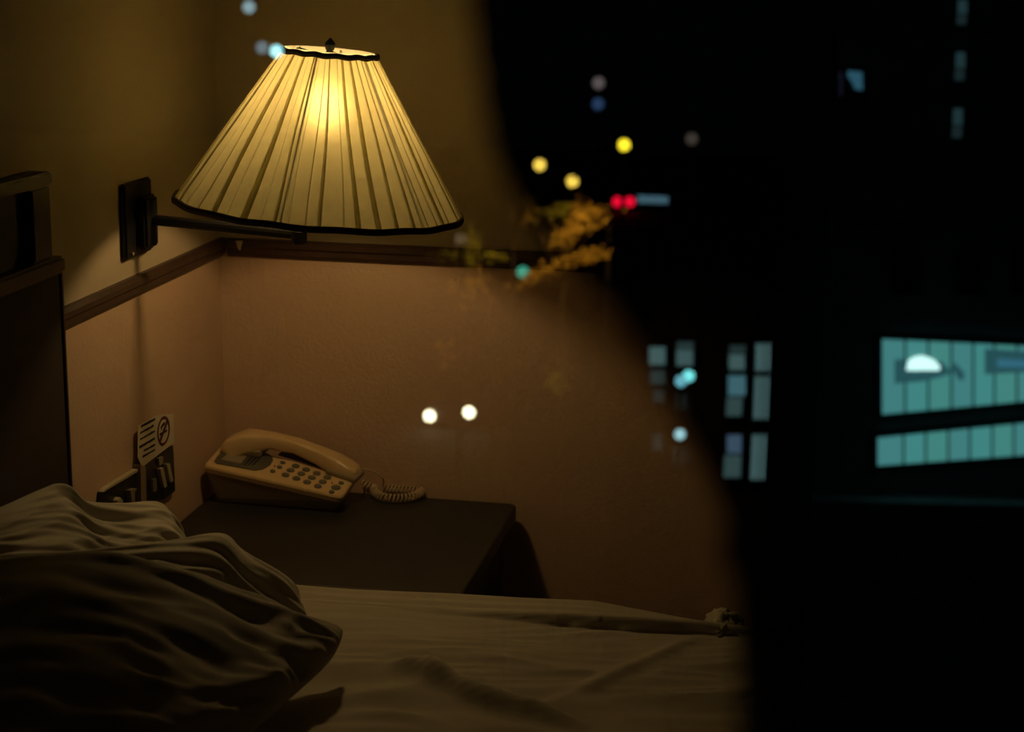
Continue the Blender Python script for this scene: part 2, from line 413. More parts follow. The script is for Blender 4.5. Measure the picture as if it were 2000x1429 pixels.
# shell: rounded footprint, lower body tucks in
def shell_ring(inset, lift, tozt=None):
    pts = []
    r_ = .010
    for (u, v, a0) in ((1, 0, -90), (1, 1, 0), (0, 1, 90), (0, 0, 180)):
        cxx = (r_ + inset) if u == 0 else W_ - r_ - inset
        cyy = (r_ + inset) if v == 0 else D_ - r_ - inset
        for q in range(7):
            t = math.radians(a0 + q * 15)
            p = A + U * (cxx + r_ * math.cos(t)) + Wv * (cyy + r_ * math.sin(t)) + tn * lift
            if tozt is not None: p = Vector((p.x, p.y, tozt))
            pts.append(p)
    return pts
def loft(rings, name, m, parent, cap=True):
    b = MB(); R = [[b.b.verts.new(p) for p in r] for r in rings]; n = len(R[0])
    for i in range(len(R) - 1):
        for k in range(n): b.b.faces.new((R[i][k], R[i][(k + 1) % n], R[i + 1][(k + 1) % n], R[i + 1][k]))
    if cap: b.b.faces.new(R[0][::-1]); b.b.faces.new(R[-1])
    return b.build(name, m, parent, smooth=False)
o = loft([shell_ring(.017, 0, ZT + .001), shell_ring(.013, 0, ZT + .008), shell_ring(.001, -.011)], 'lower_shell', mt['phone_shaded'], ph)
body = loft([shell_ring(.0, -.012), shell_ring(-.0005, -.004), shell_ring(.001, -.001), shell_ring(.004, 0)], 'body', mt['phone'], ph)
# keys
def key(px, py, rx, ry, name='key', m='key', h=.0025):
    c = tp(px, py); b = MB(); N = 14
    rings = []
    for s_, hh in ((1, -.0005), (1, h * .6), (.85, h), (.4, h * 1.15)):
        rings.append([b.b.verts.new(c + (U * math.cos(2 * math.pi * q / N) * rx * s_ + Wv * math.sin(2 * math.pi * q / N) * ry * s_) + tn * hh) for q in range(N)])
    for i in range(3):
        for q in range(N): b.b.faces.new((rings[i][q], rings[i][(q + 1) % N], rings[i + 1][(q + 1) % N], rings[i + 1][q]))
    b.b.faces.new(rings[-1])
    return b.build(name, mt[m], ph, smooth=True)
def z2(x, y): return 380 + x / 4.1667, 820 + y / 4.1667
for x, y in ((822, 378), (782, 412), (740, 450), (908, 407), (868, 440), (828, 478), (994, 437), (954, 472), (916, 508), (1080, 470), (1043, 506), (1004, 542)):
    key(*z2(x, y), .0066, .0064)
for x, y in ((718, 350), (692, 387), (636, 420), (1192, 516), (1116, 588)): key(*z2(x, y), .0045, .0045)
key(*z2(1150, 552), .0078, .0078)
for x, y in ((652, 380), (1118, 517), (1140, 552)): key(*z2(x, y), .0011, .0014, 'indicator', 'red', .0022)
# grey display window with rounded right end
pts = [(270, 235), (430, 248), (590, 278), (628, 300), (640, 330), (615, 370), (560, 402), (490, 414), (330, 384), (180, 358), (160, 340), (185, 300), (230, 255)]
b = MB(); b.prism([tp(*z2(*p), .0004) for p in pts[::-1]], tn * .0012); dp = b.build('display_panel', mt['disp'], ph)
b = MB(); b.prism([tp(*z2(*p), .0016) for p in [(212, 330), (372, 364), (452, 276), (310, 248)]], tn * .0008); b.build('card', mt['card'], dp)
for x in (0, 34, 68):
    b = MB(); b.prism([tp(*z2(*p), .0016) for p in [(400 + x, 372), (412 + x, 374), (496 + x, 288), (484 + x, 286)]], tn * .0007); b.build('panel_bar', mt['plate'], dp)
# handset: swept rounded section along an arch
hs = [(446, 883, .022), (458, 869, .025), (484, 860, .026), (530, 859, .0172), (580, 869, .0155), (625, 888, .0175), (655, 903, .0205), (680, 919, .022), (697, 930, .020)]
yh = [2.650, 2.655, 2.660, 2.664, 2.665, 2.664, 2.661, 2.658, 2.656]
b = MB(); NR = 20; rings = []
path = [on(px, py, 1, y) for (px, py, _), y in zip(hs, yh)]
# densify
dense = []; rad = []
for i in range(len(path) - 1):
    for q in range(4):
        t = q / 4; dense.append(path[i].lerp(path[i + 1], t)); rad.append(hs[i][2] * (1 - t) + hs[i + 1][2] * t)
dense.append(path[-1]); rad.append(hs[-1][2])
for i, p in enumerate(dense):
    t = (dense[min(i + 2, len(dense) - 1)] - dense[max(i - 2, 0)]).normalized()
    side = Vector((0, 1, 0)); upv = side.cross(t) * -1
    if upv.z < 0: upv = -upv
    e = 1.0
    if i < 2: e = (.80, .94)[i]
    if i > len(dense) - 3: e = (.92, .8)[i - len(dense) + 2]
    wdt = rad[i] * e; hgt = rad[i] * .80 * e
    rg = []
    for q in range(NR):
        a_ = 2 * math.pi * q / NR; c_, s_ = math.cos(a_), math.sin(a_)
        pw = .45
        xx = math.copysign(abs(c_) ** pw, c_) * wdt; yy = math.copysign(abs(s_) ** pw, s_) * hgt * (.85 if s_ > 0 else 1)
        rg.append(b.b.verts.new(p + side * xx + upv * yy))
    rings.append(rg)
for i in range(len(rings) - 1):
    for q in range(NR): b.b.faces.new((rings[i][q], rings[i][(q + 1) % NR], rings[i + 1][(q + 1) % NR], rings[i + 1][q]))
b.b.faces.new(rings[0][::-1]); b.b.faces.new(rings[-1])
hset = b.build('handset', mt['phone'], ph, smooth=True)
# cradle blocks under the two ends of the handset
b = MB(); b.prism([tp(452, 888), tp(508, 896), tp(528, 878), tp(480, 862)], tn * .014)
o = b.build('cradle', mt['phone_shaded'], ph); bv = o.modifiers.new('b', 'BEVEL'); bv.width = .004; bv.segments = 3
b = MB(); b.prism([tp(633, 925), tp(695, 945), tp(712, 928), tp(656, 905)], tn * .010)
o = b.build('cradle', mt['phone_shaded'], ph); bv = o.modifiers.new('b', 'BEVEL'); bv.width = .004; bv.segments = 3
b = MB(); b.prism([tp(543, 889, .0004), tp(634, 917, .0004), tp(652, 900, .0004), tp(562, 872, .0004)], tn * .001); b.build('cradle_gap_shade', mt['ink'], ph)  # flat black plate paints the shade in the gap under the grip
# straight lead and coiled cord
def catmull(P, k=10):
    P = [Vector(p) for p in P]; out = []
    for i in range(len(P) - 1):
        p0, p1, p2, p3 = P[max(i - 1, 0)], P[i], P[i + 1], P[min(i + 2, len(P) - 1)]
        for q in range(k):
            t = q / k
            out.append(.5 * ((2 * p1) + (p2 - p0) * t + (2 * p0 - 5 * p1 + 4 * p2 - p3) * t * t + (3 * p1 - p0 - 3 * p2 + p3) * t ** 3))
    out.append(P[-1]); return out
lead = catmull([on(697, 917, 1, 2.665), on(715, 916, 1, 2.668), on(735, 923, 1, 2.67), on(748, 935, 1, 2.675), on(748, 946, 2, ZT + .012)], 6)
MB().sweep(lead, .0012, 6).build('lead', mt['cord'], ph, smooth=True)
zc_ = ZT + .0085
def tz(px, py, dz=0): return on(px, py, 2, zc_ + dz)
core = catmull([tz(712, 938, .006), tz(730, 948), tz(733, 962), tz(752, 972), tz(780, 973), tz(808, 969), tz(826, 958), tz(818, 948), tz(795, 945), tz(768, 950), tz(752, 949)], 26)
core = [Vector((p.x, min(p.y, 2.708), p.z)) for p in core]
L_ = [0]
for i in range(1, len(core)): L_.append(L_[-1] + (core[i] - core[i - 1]).length)
hel = []; turns = L_[-1] / .0062; NS = int(turns * 12)
for q in range(NS + 1):
    s_ = L_[-1] * q / NS
    i = min(max(j for j in range(len(L_)) if L_[j] <= s_ + 1e-9), len(core) - 2)
    f_ = (s_ - L_[i]) / max(L_[i + 1] - L_[i], 1e-9); p = core[i].lerp(core[i + 1], f_)
    t = (core[min(i + 3, len(core) - 1)] - core[max(i - 2, 0)]).normalized()
    a1 = t.cross(Vector((0, 0, 1))).normalized(); a2 = a1.cross(t)
    an = 2 * math.pi * turns * q / NS; rr_ = .0062
    hel.append(p + (a1 * math.cos(an) + a2 * math.sin(an)) * rr_)
MB().sweep(hel, .0019, 6).build('coiled_cord', mt['cord'], ph, smooth=True)

# ================================================================== NOTICE AND SWITCH PANEL (left wall)
def lw(px, py, off=0.0): 
    p = on(px, py, 0, XL); return Vector((XL + off, p.y, p.z))
pl = thing('switch_panel', 'dark bedside switch and socket panel on the left wall above the pillows', 'switch panel', lw(262, 930))
def slab(name, pts, off, th, m, parent):
    return MB().prism([lw(*p, off) for p in pts], (th, 0, 0)).build(name, m, parent)
z1 = lambda x, y: (120 + x / 5.497, 760 + y / 5.497)
pr_ = slab('right_plate', [z1(820, 830), z1(1155, 600), z1(1178, 1085), z1(1050, 1180), z1(835, 1200)], .0008, .006, mt['plate'], pl)
pf_ = slab('left_plate', [z1(380, 1105), z1(752, 880), z1(752, 1230), z1(380, 1300)], .0008, .006, mt['plate'], pl)
slab('top_edge', [z1(385, 1098), z1(400, 1068), z1(752, 850), z1(752, 880)], .0008, .009, mt['toggle'], pl)
slab('divider', [z1(762, 800), z1(820, 825), z1(828, 1240), z1(768, 1240)], .0008, .012, mt['phone_shaded'], pl)
slab('toggle', [z1(975, 850), z1(1010, 832), z1(1052, 1035), z1(1020, 1052)], .0068, .006, mt['toggle'], pr_)
slab('toggle', [z1(1045, 800), z1(1080, 790), z1(1120, 975), z1(1088, 995)], .0068, .006, mt['toggle'], pr_)
slab('toggle', [z1(975, 740), z1(1020, 715), z1(1022, 790), z1(980, 815)], .0068, .004, mt['card'], pr_)
slab('rocker', [z1(910, 960), z1(950, 950), z1(955, 1080), z1(915, 1100)], .0068, .004, mt['card'], pr_)
slab('plug', [z1(640, 1080), z1(705, 1055), z1(705, 1080), z1(688, 1095), z1(688, 1220), z1(658, 1220)], .0068, .008, mt['card'], pf_)
slab('plug', [z1(505, 1185), z1(530, 1150), z1(555, 1185), z1(560, 1240), z1(500, 1240)], .0068, .008, mt['toggle'], pf_)
nt_ = thing('paper_notice', 'cream paper notice with no smoking pictogram stuck above the switch panel', 'notice', lw(290, 850))
b = MB()
qs = [z1(770, 395), z1(970, 275), z1(1150, 258), z1(1158, 570), z1(815, 832), z1(765, 725)]
b.prism([lw(*p, .0072) for p in qs], (.0007, 0, 0)).build('sheet', mt['whitepaper'], nt_)
# faint printed lines of the notice (too small to read), as irregular word blocks
b = MB(); rw = random.Random(5)
lines = [((800, 395), (948, 318)), ((792, 465), (935, 385)), ((790, 535), (945, 445)), ((780, 620), (945, 525)), ((830, 655), (950, 590)), ((815, 720), (955, 640))]
for (xa, ya), (xb, yb) in lines:
    t = 0
    while t < .96:
        t1 = min(t + rw.uniform(.10, .26), 1); hh = rw.uniform(9, 15)
        q = [(xa + (xb - xa) * t, ya + (yb - ya) * t - hh), (xa + (xb - xa) * t1, ya + (yb - ya) * t1 - hh), (xa + (xb - xa) * t1, ya + (yb - ya) * t1 + hh * .6), (xa + (xb - xa) * t, ya + (yb - ya) * t + hh * .6)]
        b.prism([lw(*z1(*p), .0082) for p in q], (.0004, 0, 0)); t = t1 + .03
b.build('printed_text', mt['ink'], nt_)
b = MB(); N = 28; cx0, cy0 = 1040, 440
def el(r_, k):
    a_ = 2 * math.pi * k / N; return (cx0 + 66 * r_ * math.cos(a_), cy0 - 28 * math.cos(a_) * r_ + 155 * r_ * math.sin(a_))
for k in range(N): b.prism([lw(*z1(*el(1, k)), .0084), lw(*z1(*el(1, k + 1)), .0084), lw(*z1(*el(.84, k + 1)), .0084), lw(*z1(*el(.84, k)), .0084)], (.0004, 0, 0))
b.prism([lw(*z1(*p), .0084) for p in ((1072, 330), (1088, 345), (1010, 560), (996, 540))], (.0004, 0, 0))
b.build('prohibition_ring', mt['redink'], nt_)
b = MB()
for q in ([(1000, 470), (1078, 425), (1078, 450), (1000, 497)], [(1010, 400), (1035, 360), (1060, 345), (1050, 380), (1025, 405), (1020, 440)]):
    b.prism([lw(*z1(*p), .0082) for p in q], (.0003, 0, 0))
b.build('cigarette_mark', mt['ink'], nt_)

# ================================================================== BED
bed = thing('bed', 'bed with rumpled white sheet filling the foreground below the nightstand', 'bed', (-.55, 1.7, 0))
far = [(100, 1130), (575, 1140), (700, 1150), (890, 1158), (1160, 1172), (1280, 1194), (1385, 1213), (1400, 1207), (1425, 1212), (1470, 1235)]
fx = [on(x, y, 1, 2.2) for x, y in far]
def farz(x):
    if x <= fx[0].x: return fx[0].z
    for p, q in zip(fx, fx[1:]):
        if p.x <= x <= q.x: return p.z + (q.z - p.z) * (x - p.x) / (q.x - p.x)
    return fx[-1].z
def fold(x, y, x0, y0, x1, y1, wd, h):
    dx, dy = x1 - x0, y1 - y0; L2 = dx * dx + dy * dy
    t = max(0, min(1, ((x - x0) * dx + (y - y0) * dy) / L2)); d = math.hypot(x - x0 - t * dx, y - y0 - t * dy)
    return h * math.exp(-(d / wd) ** 2) * (math.sin(math.pi * (t * .9 + .05)) ** .5)
def gp(px, py): q = on(px, py, 2, .585); return q.x, q.y
FOLDS = [(gp(760, 1195), gp(1400, 1232), .016, -.004), (gp(600, 1185), gp(1300, 1205), .012, .006), (gp(780, 1310), gp(890, 1345), .013, .022), (gp(840, 1335), gp(1010, 1400), .012, .020),
         (gp(1040, 1390), gp(1400, 1250), .011, .006), (gp(930, 1290), gp(1200, 1330), .010, .004), (gp(1100, 1260), gp(1400, 1225), .014, .006), (gp(960, 1370), gp(1130, 1420), .012, .018), (gp(700, 1390), gp(860, 1420), .012, .009)]
YF = 2.13      # a steep pleat of the sheet runs along the far side
def tab(T, x):
    if x <= T[0][0]: return T[0][1]
    for (a0, b0), (a1, b1) in zip(T, T[1:]):
        if x <= a1: return b0 + (b1 - b0) * (x - a0) / (a1 - a0)
    return T[-1][1]
def ztab(L): 
    out = []
    for px, py in L: q = on(px, py, 1, YF); out.append((q.x, q.z))
    return out
TU = ztab([(560, 1176), (760, 1190), (900, 1198), (1100, 1199), (1250, 1205), (1380, 1215), (1470, 1228)])
TL = ztab([(560, 1176), (760, 1190), (900, 1204), (1100, 1222), (1250, 1231), (1380, 1235), (1470, 1240)])
def bz(x, y):
    yf = YF + .006 * math.sin(x * 9)
    zu, zl = tab(TU, x), tab(TL, x)
    if y >= yf:
        t = min(1, (y - yf) / (2.2 - yf)); ts = t * t * (3 - 2 * t)
        z = zu * (1 - ts) + farz(x) * ts + .0022 * math.sin(t * 15.7) * (1 - t) + .0008 * noise.noise(Vector((x * 9, y * 60, 2)))
        return z
    t = min(1, max(0, (y - 1.93) / (yf - 1.93)))
    z = .583 * (1 - t) + zl * t
    if y > yf - .004: z = zl + (zu - zl) * (1 - (yf - y) / .004)
    w_ = 1 - .8 * t
    for (x0, y0), (x1, y1), wd, h in FOLDS[2:]: z += fold(x, y, x0, y0, x1, y1, wd, h) * min(1, (yf - y) / .03)
    z += (.007 * noise.noise(Vector((x * 3.0, y * 11, 1.3))) + .004 * noise.noise(Vector((x * 9, y * 24, 5))) + .006 * (1 - abs(noise.noise(Vector((x * 4 + y * 3, y * 13 - x * 4, 9)))) * 2.6)) * w_
    z += .0016 * (1 - abs(noise.noise(Vector((x * 7 + y * 5, y * 46 - x * 9, 3)))) * 2.2) * (.4 + .6 * w_)
    return z
X0b, X1b, Y0b, Y1b = XL + .042, -.05, 1.25, 2.2
def bed_fn(u, v):
    x = X0b + (X1b - X0b) * u
    if v < .88:
        t = v / .88; y = (Y0b + (1.95 - Y0b) * t / .45) if t < .45 else (1.95 + (Y1b - 1.95) * (t - .45) / .55); return Vector((x, y, bz(x, y)))
    t = (v - .88) / .12
    return Vector((x, Y1b + .014 * math.sin(min(t * 3, 1) * math.pi / 2) + .006 * math.sin(x * 40) * t, bz(x, Y1b) - .27 * t - .006 * min(t * 6, 1)))
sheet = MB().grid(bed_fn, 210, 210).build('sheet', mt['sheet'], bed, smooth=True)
# knot of bunched sheet at the far right corner
def knot(u, v):
    th, ph_ = u * 2 * math.pi, (v - .5) * math.pi
    d = Vector((math.cos(th) * math.cos(ph_), math.sin(th) * math.cos(ph_), math.sin(ph_)))
    r_ = 1 + .35 * noise.noise(d * 2.5) + .15 * noise.noise(d * 6)
    return on(1414, 1224, 1, 2.155) + Vector((d.x * .024, d.y * .035, d.z * .019)) * r_
MB().grid(knot, 40, 24, True).build('sheet_knot', mt['sheet'], bed, smooth=True)
MB().box((X0b, Y0b + .02, .34), (X1b, Y1b - .02, .55), .03, seg=4).build('mattress', mt['sheet'], bed)
MB().box((X0b, Y0b + .03, .1), (X1b, Y1b - .03, .335), .01).build('base', mt['bedbase'], bed)
for lx in (X0b + .05, X1b - .06):
    for ly in (Y0b + .1, Y1b - .1):
        MB().lathe((lx, ly, 0), (0, 0, 1), [(.018, 0), (.024, .1)], 12).build('leg', mt['head'], bed)

# pillows: outline curves on a leaning plane, inflated, with creases
def pillow(name, label, P1, P2, P3, outline, thick, m, seed, creases=1.0):
    n = (P2 - P1).cross(P3 - P1).normalized()
    if n.dot(EYE - P1) < 0: n = -n
    c4 = [[onplane(x, y, P1, n) for x, y in sd] for sd in outline]       # bottom(l->r), right(b->t), top(l->r), left(b->t)
    def ev(c, t):
        q = catmull(c, 8); i = t * (len(q) - 1); k = min(int(i), len(q) - 2); return q[k].lerp(q[k + 1], i - k)
    cc = [catmull(c, 8) for c in c4]
    def e2(k, t):
        q = cc[k]; i = t * (len(q) - 1); j = min(int(i), len(q) - 2); return q[j].lerp(q[j + 1], i - j)
    def base(u, v):
        b0, t0, l0, r0 = e2(0, u), e2(2, u), e2(3, v), e2(1, v)
        return b0 * (1 - v) + t0 * v + l0 * (1 - u) + r0 * u - (cc[0][0] * (1 - u) * (1 - v) + cc[0][-1] * u * (1 - v) + cc[2][0] * (1 - u) * v + cc[2][-1] * u * v)
    NU, NVV = 70, 70
    def infl(u, v):
        e = (max(0, 4 * u * (1 - u)) ** .42) * (max(0, 4 * v * (1 - v)) ** .42)
        w_ = Vector((u * 2.2 + seed, v * 8 + u * 3.0, seed))
        cr = .016 * noise.noise(w_) + .008 * noise.noise(w_ * 2.3) + .010 * (1 - abs(noise.noise(Vector((u * 1.5 + v * 3.5, v * 4.5 - u * 2.6, seed * 2)))) * 2.2)
        return thick * e + cr * creases * min(1, e * 1.5)
    b = MB()
    gf = [[b.b.verts.new(base(i / NU, j / NVV) + n * infl(i / NU, j / NVV)) for i in range(NU + 1)] for j in range(NVV + 1)]
    gb = [[gf[j][i] if i in (0, NU) or j in (0, NVV) else b.b.verts.new(base(i / NU, j / NVV) - n * thick * .6 * (4 * i / NU * (1 - i / NU)) ** .42 * (4 * j / NVV * (1 - j / NVV)) ** .42) for i in range(NU + 1)] for j in range(NVV + 1)]
    for G, fl in ((gf, 0), (gb, 1)):
        for j in range(NVV):
            for i in range(NU):
                q = [G[j][i], G[j][i + 1], G[j + 1][i + 1], G[j + 1][i]]
                b.b.faces.new(q[::-1] if fl else q)
    o = b.build(name, m, None, smooth=True)
    return tag(o, label, 'pillow', 'pillows on the bed')
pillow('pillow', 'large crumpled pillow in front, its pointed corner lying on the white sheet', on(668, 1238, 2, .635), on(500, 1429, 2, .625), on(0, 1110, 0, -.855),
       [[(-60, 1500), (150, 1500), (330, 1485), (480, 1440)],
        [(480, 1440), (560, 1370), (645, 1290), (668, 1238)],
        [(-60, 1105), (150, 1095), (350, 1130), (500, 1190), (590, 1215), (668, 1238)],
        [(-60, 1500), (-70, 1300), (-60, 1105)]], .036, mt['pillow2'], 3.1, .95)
pillow('pillow', 'middle pillow bunched between the front pillow and the one at the wall', at(0, 1110, 2.03), at(440, 1050, 2.225), at(578, 1200, 2.25),
       [[(-60, 1250), (180, 1260), (380, 1290), (540, 1280)],
        [(540, 1280), (600, 1262), (596, 1225), (578, 1150)],
        [(-60, 1085), (160, 1075), (330, 1056), (425, 1042), (470, 1075), (545, 1118), (578, 1150)],
        [(-60, 1250), (-65, 1160), (-60, 1085)]], .020, mt['pillow'], 7.7, .75)
pillow('pillow', 'rear pillow standing highest against the headboard beside the switch panel', at(0, 1000, 2.165), at(110, 950, 2.285), at(352, 1048, 2.46),
       [[(-60, 1130), (120, 1140), (250, 1150), (345, 1110)],
        [(345, 1110), (362, 1090), (362, 1070), (352, 1048)],
        [(-60, 1010), (0, 990), (75, 957), (110, 948), (150, 978), (230, 984), (300, 982), (330, 1010), (352, 1048)],
        [(-60, 1130), (-65, 1070), (-60, 1010)]], .016, mt['pillow'], 11.2, .6)

# ================================================================== OUTSIDE, straight ahead to the right: building across the street
c1 = on(878, 809, 1, 58.0); ZG = c1.z - .65        # street level, set by the near car
DB = 22.0     # distance of the facade plane (y)
def fp(px, py, off=0.0):
    return on(px, py, 1, DB - off)
bld = thing('office_building', 'dark office building at the right with two glowing glazed bands', 'building', (6, DB, ZG))
b = MB(); b.box((-.55, DB, ZG), (14, DB + 8, 12)); b.build('wall', mt['facade'], bld)
teal = [emis('lit_pane_a', (.052, .22, .20), 1.0), emis('lit_pane_b', (.05, .225, .215), 1.0), emis('lit_pane_c', (.05, .20, .20), 1.0)]
def lerp(a, b_, t): return a + (b_ - a) * t
ut, ub = lambda x: 662 + .048 * (x - 1720), lambda x: 808 - .092 * (x - 1720)
lt, lb = lambda x: 855 - .10 * (x - 1712), lambda x: 908 - .072 * (x - 1712)
def bandp(xs, tf, bf, name):
    b = MB(); x0, x1 = xs[0] - 5, xs[-1] + 5
    op = [fp(x0, bf(x0) + 6), fp(x1, bf(x1) + 6), fp(x1, tf(x1) - 6), fp(x0, tf(x0) - 6)]
    b.prism(op, (0, -.05, 0)); fr = b.build(name, mt['mull'], bld)
    for i in range(len(xs) - 1):
        xa, xb = xs[i] + 2.2, xs[i + 1] - 2.2
        MB().prism([fp(xa, bf(xa), .052), fp(xb, bf(xb), .052), fp(xb, tf(xb), .052), fp(xa, tf(xa), .052)], (0, -.03, 0)).build('pane', teal[(i * 2 + len(name)) % 3], fr)
    return fr
fr1 = bandp([1721, 1768, 1813, 1858, 1901, 1942, 1986, 2030, 2074], ut, ub, 'window_band')
fr2 = bandp([1712, 1765, 1808, 1852, 1894, 1938, 1980, 2024, 2068], lt, lb, 'window_band')
dk = emis('dim_fitting', (.018, .075, .085), 1.0); dk2 = emis('blue_picture', (.03, .13, .19), 1.0); wht = emis('lit_dome', (.62, 1.0, .95), 1.15)
def fpoly(pts, off, th, name, m, par): return MB().prism([fp(*p, off) for p in pts], (0, -th, 0)).build(name, m, par)
fpoly([(1747, 702), (1747, 748), (1800, 744), (1835, 736), (1860, 728), (1838, 704), (1818, 715), (1790, 726), (1768, 722), (1766, 700)], .085, .02, 'light_fitting', dk, fr1)
fpoly([(1770, 722), (1774, 704), (1784, 697), (1798, 694), (1812, 697), (1826, 704), (1836, 716), (1834, 722)], .11, .03, 'glowing_dome', wht, fr1)
fpoly([(1864, 706), (1884, 728), (1882, 742), (1872, 740), (1860, 722)], .085, .02, 'hanging_fitting', dk, fr1)
fpoly([(1923, 680), (2080, 690), (2080, 722), (1923, 730)], .085, .02, 'picture', dk, fr1)
fpoly([(1948, 700), (2000, 704), (2078, 706), (2078, 718), (1948, 716)], .107, .01, 'picture_inset', dk2, fr1)
# dim stair windows and a bluish corner window up the facade, unlit openings lower down
dim = emis('stair_window_glow', (.012, .03, .034), 1.0); dim2 = emis('stair_window_glow_low', (.008, .017, .018), 1.0); blu = emis('corner_window_glow', (.02, .075, .11), 1.0)
for x, y, h in ((1880, 0, 48), (1876, 102, 55), (1871, 212, 57)):
    f_ = fpoly([(x - 14, y - 4), (x + 16, y - 4), (x + 14, y + h + 4), (x - 16, y + h + 4)], 0, .03, 'stair_window', mt['mull'], bld)
    fpoly([(x - 9, y), (x + 9, y), (x + 9, y + h * .55), (x - 10, y + h * .55)], .035, .02, 'pane', dim, f_)
    fpoly([(x - 11, y + h * .6), (x + 8, y + h * .6), (x + 7, y + h), (x - 12, y + h)], .035, .02, 'pane', dim2, f_)
f_ = fpoly([(1632, 132), (1690, 132), (1690, 196), (1630, 196)], 0, .03, 'corner_window', mt['mull'], bld)
fpoly([(1656, 138), (1684, 141), (1685, 176), (1670, 174), (1664, 160), (1655, 148)], .035, .02, 'pane', blu, f_)
fpoly([(1638, 140), (1645, 140), (1645, 185), (1640, 190)], .035, .02, 'curtain_edge', emis('violet_glow', (.006, .006, .012), 1), f_)
for x in (1742, 1862, 1975):
    MB().prism([fp(x, 485), fp(x + 56, 485), fp(x + 56, 575), fp(x, 575)], (0, -.04, 0)).build('unlit_window', mt['mull'], bld)
b = MB(); b.prism([fp(1640, 440), fp(2200, 440), fp(2200, 455), fp(1640, 455)], (0, -.25, 0)); b.build('ledge', mt['facade'], bld)
b = MB(); b.prism([fp(1500, 960), fp(2200, 975), fp(2200, 1100), fp(1500, 1110)], (0, -.35, 0)); b.build('ledge', mt['facade'], bld)
MB().box((-60, 3, ZG - .3), (60, 120, ZG)).build('street_ahead', mt['asphalt'], kind='structure')
MB().box((-80, -150, ZG - .3), (80, 3, ZG)).build('street_behind', mt['asphalt'], kind='structure')

# ================================================================== BEHIND THE VIEWER: the city the window glass mirrors
def V(px, py, d): return mir(at(px, py, d))
def globe(px, py, rpx, d, col, s, label, grp=None, name='street_lamp', cat='street lamp', stretch=(1, 1, 1)):
    c = V(px, py, d); r_ = rpx / F * d
    t = thing(name, label, cat, (c.x, c.y, ZG), grp)
    b = MB(); b.lathe((c.x, c.y, ZG), (0, 0, 1), [(.18, 0), (.18, .3), (.08, .5), (.05, c.z - ZG - r_)], 10); b.build('pole', mt['pole'], t)
    MB().ball(c, r_, stretch, 3).build('lamp_globe', emis('glow', col, s / REFL), t, smooth=True)
    MB().lathe((c.x, c.y, c.z - r_ * 1.08), (0, 0, 1), [(r_ * .3, -r_ * .15), (r_ * .5, r_ * .1)], 12).build('globe_holder', mt['pole'], t)
    return t
RL = 11.5
globe(1219, 283, RL, 60, (1.0, .78, .03), 1.5, 'brightest yellow street lamp, farthest right of the three, mirrored in the glass')
globe(1054, 322, RL, 62, (1.0, .68, .09), 1.1, 'amber street lamp nearest the shade, mirrored in the glass')
globe(1118, 354, RL, 58, (1.0, .68, .09), 1.15, 'lowest of the three amber street lamps, mirrored in the glass')
globe(1351, 271, RL, 64, (.9, .75, .6), .045, 'very dim grey street lamp right of the bright yellow one')
globe(1169, 162, RL, 70, (.9, .75, .75), .10, 'dim pinkish lamp above the blue one, high in the dark')
globe(1168, 203, RL, 66, (.15, .35, .8), .11, 'dim blue lamp right below the pinkish one', cat='street lamp')
globe(486, 14, RL, 66, (.42, .75, .85), .42, 'pale blue lamp at the very top above the lampshade')
globe(512, 93, RL, 66, (.42, .70, .85), .22, 'fainter blue lamp just left of the shade top')
globe(540, 100, RL, 64, (.42, .95, 1.0), 1.3, 'bright pale blue lamp touching the shade top rim')
globe(901, 467, RL, 50, (.9, .65, .4), .09, 'faint tan lamp below the right end of the shade')
globe(1021, 531, RL, 48, (.10, .75, .50), .42, 'green traffic light mirrored near the end of the chair rail', name='traffic_light', cat='traffic light')
globe(1328, 848, RL * .9, 33.5, (.40, .78, .85), .75, 'pale blue lamp low in front of the narrow windows')
globe(1345, 734, RL, 37, (.22, .95, .95), .9, 'turquoise lamp, the upper right of the touching pair')
globe(1330, 744, RL, 35, (.22, .70, .85), .55, 'blue lamp, the lower left of the touching pair')

def car(label, d, lights, col, s, rpx, w_=1.8, name='car'):
    c = [mir(on(x, y, 1, d)) for x, y in lights]; m_ = (c[0] + c[1]) / 2; r_ = rpx / F * d
    zb = ZG
    t = thing(name, label, 'car', (m_.x, m_.y - 2.0, zb))
    x0, x1, y1 = m_.x - w_ / 2, m_.x + w_ / 2, m_.y - .02
    y1 = c[0].y - r_ * .62
    b = MB(); b.box((x0, y1 - 4.3, zb + .25), (x1, y1, zb + .9), .12, seg=3); b.build('body', mt['carm'], t)
    b = MB(); b.prism([Vector((x0 + .12, y1 - 3.6, zb + .88)), Vector((x0 + .12, y1 - 1.1, zb + .88)), Vector((x0 + .2, y1 - 1.7, zb + 1.42)), Vector((x0 + .2, y1 - 3.1, zb + 1.42))], (w_ - .32, 0, 0)); b.build('cabin', mt['tire'], t)
    for xx in (x0 + .1, x1 - .1):
        for yy in (y1 - .8, y1 - 3.4): MB().lathe((xx - .1, yy, zb + .32), (1, 0, 0), [(.2, 0), (.32, .02), (.32, .2), (.2, .22)], 16).build('wheel', mt['tire'], t)
    for q in c: MB().ball(q, r_, (1, .6, 1), 3).build('car_light', emis('car_light_glow', col, s / REFL), t, smooth=True)
    MB().box((m_.x - .12, y1, m_.z - .25), (m_.x + .12, y1 + .04, m_.z - .1)).build('number_plate', mt['pole'], t)
    return t
car('car with two white headlights low in front of the wall', 58, [(839, 812), (916, 805)], (1.0, .97, .62), 3.2, RL)
car('car with two red tail lights close together', on(1218, 394, 2, ZG + .65).y, [(1206, 394), (1230, 394)], (1.0, .005, .04), .85, 10.5, 1.9)

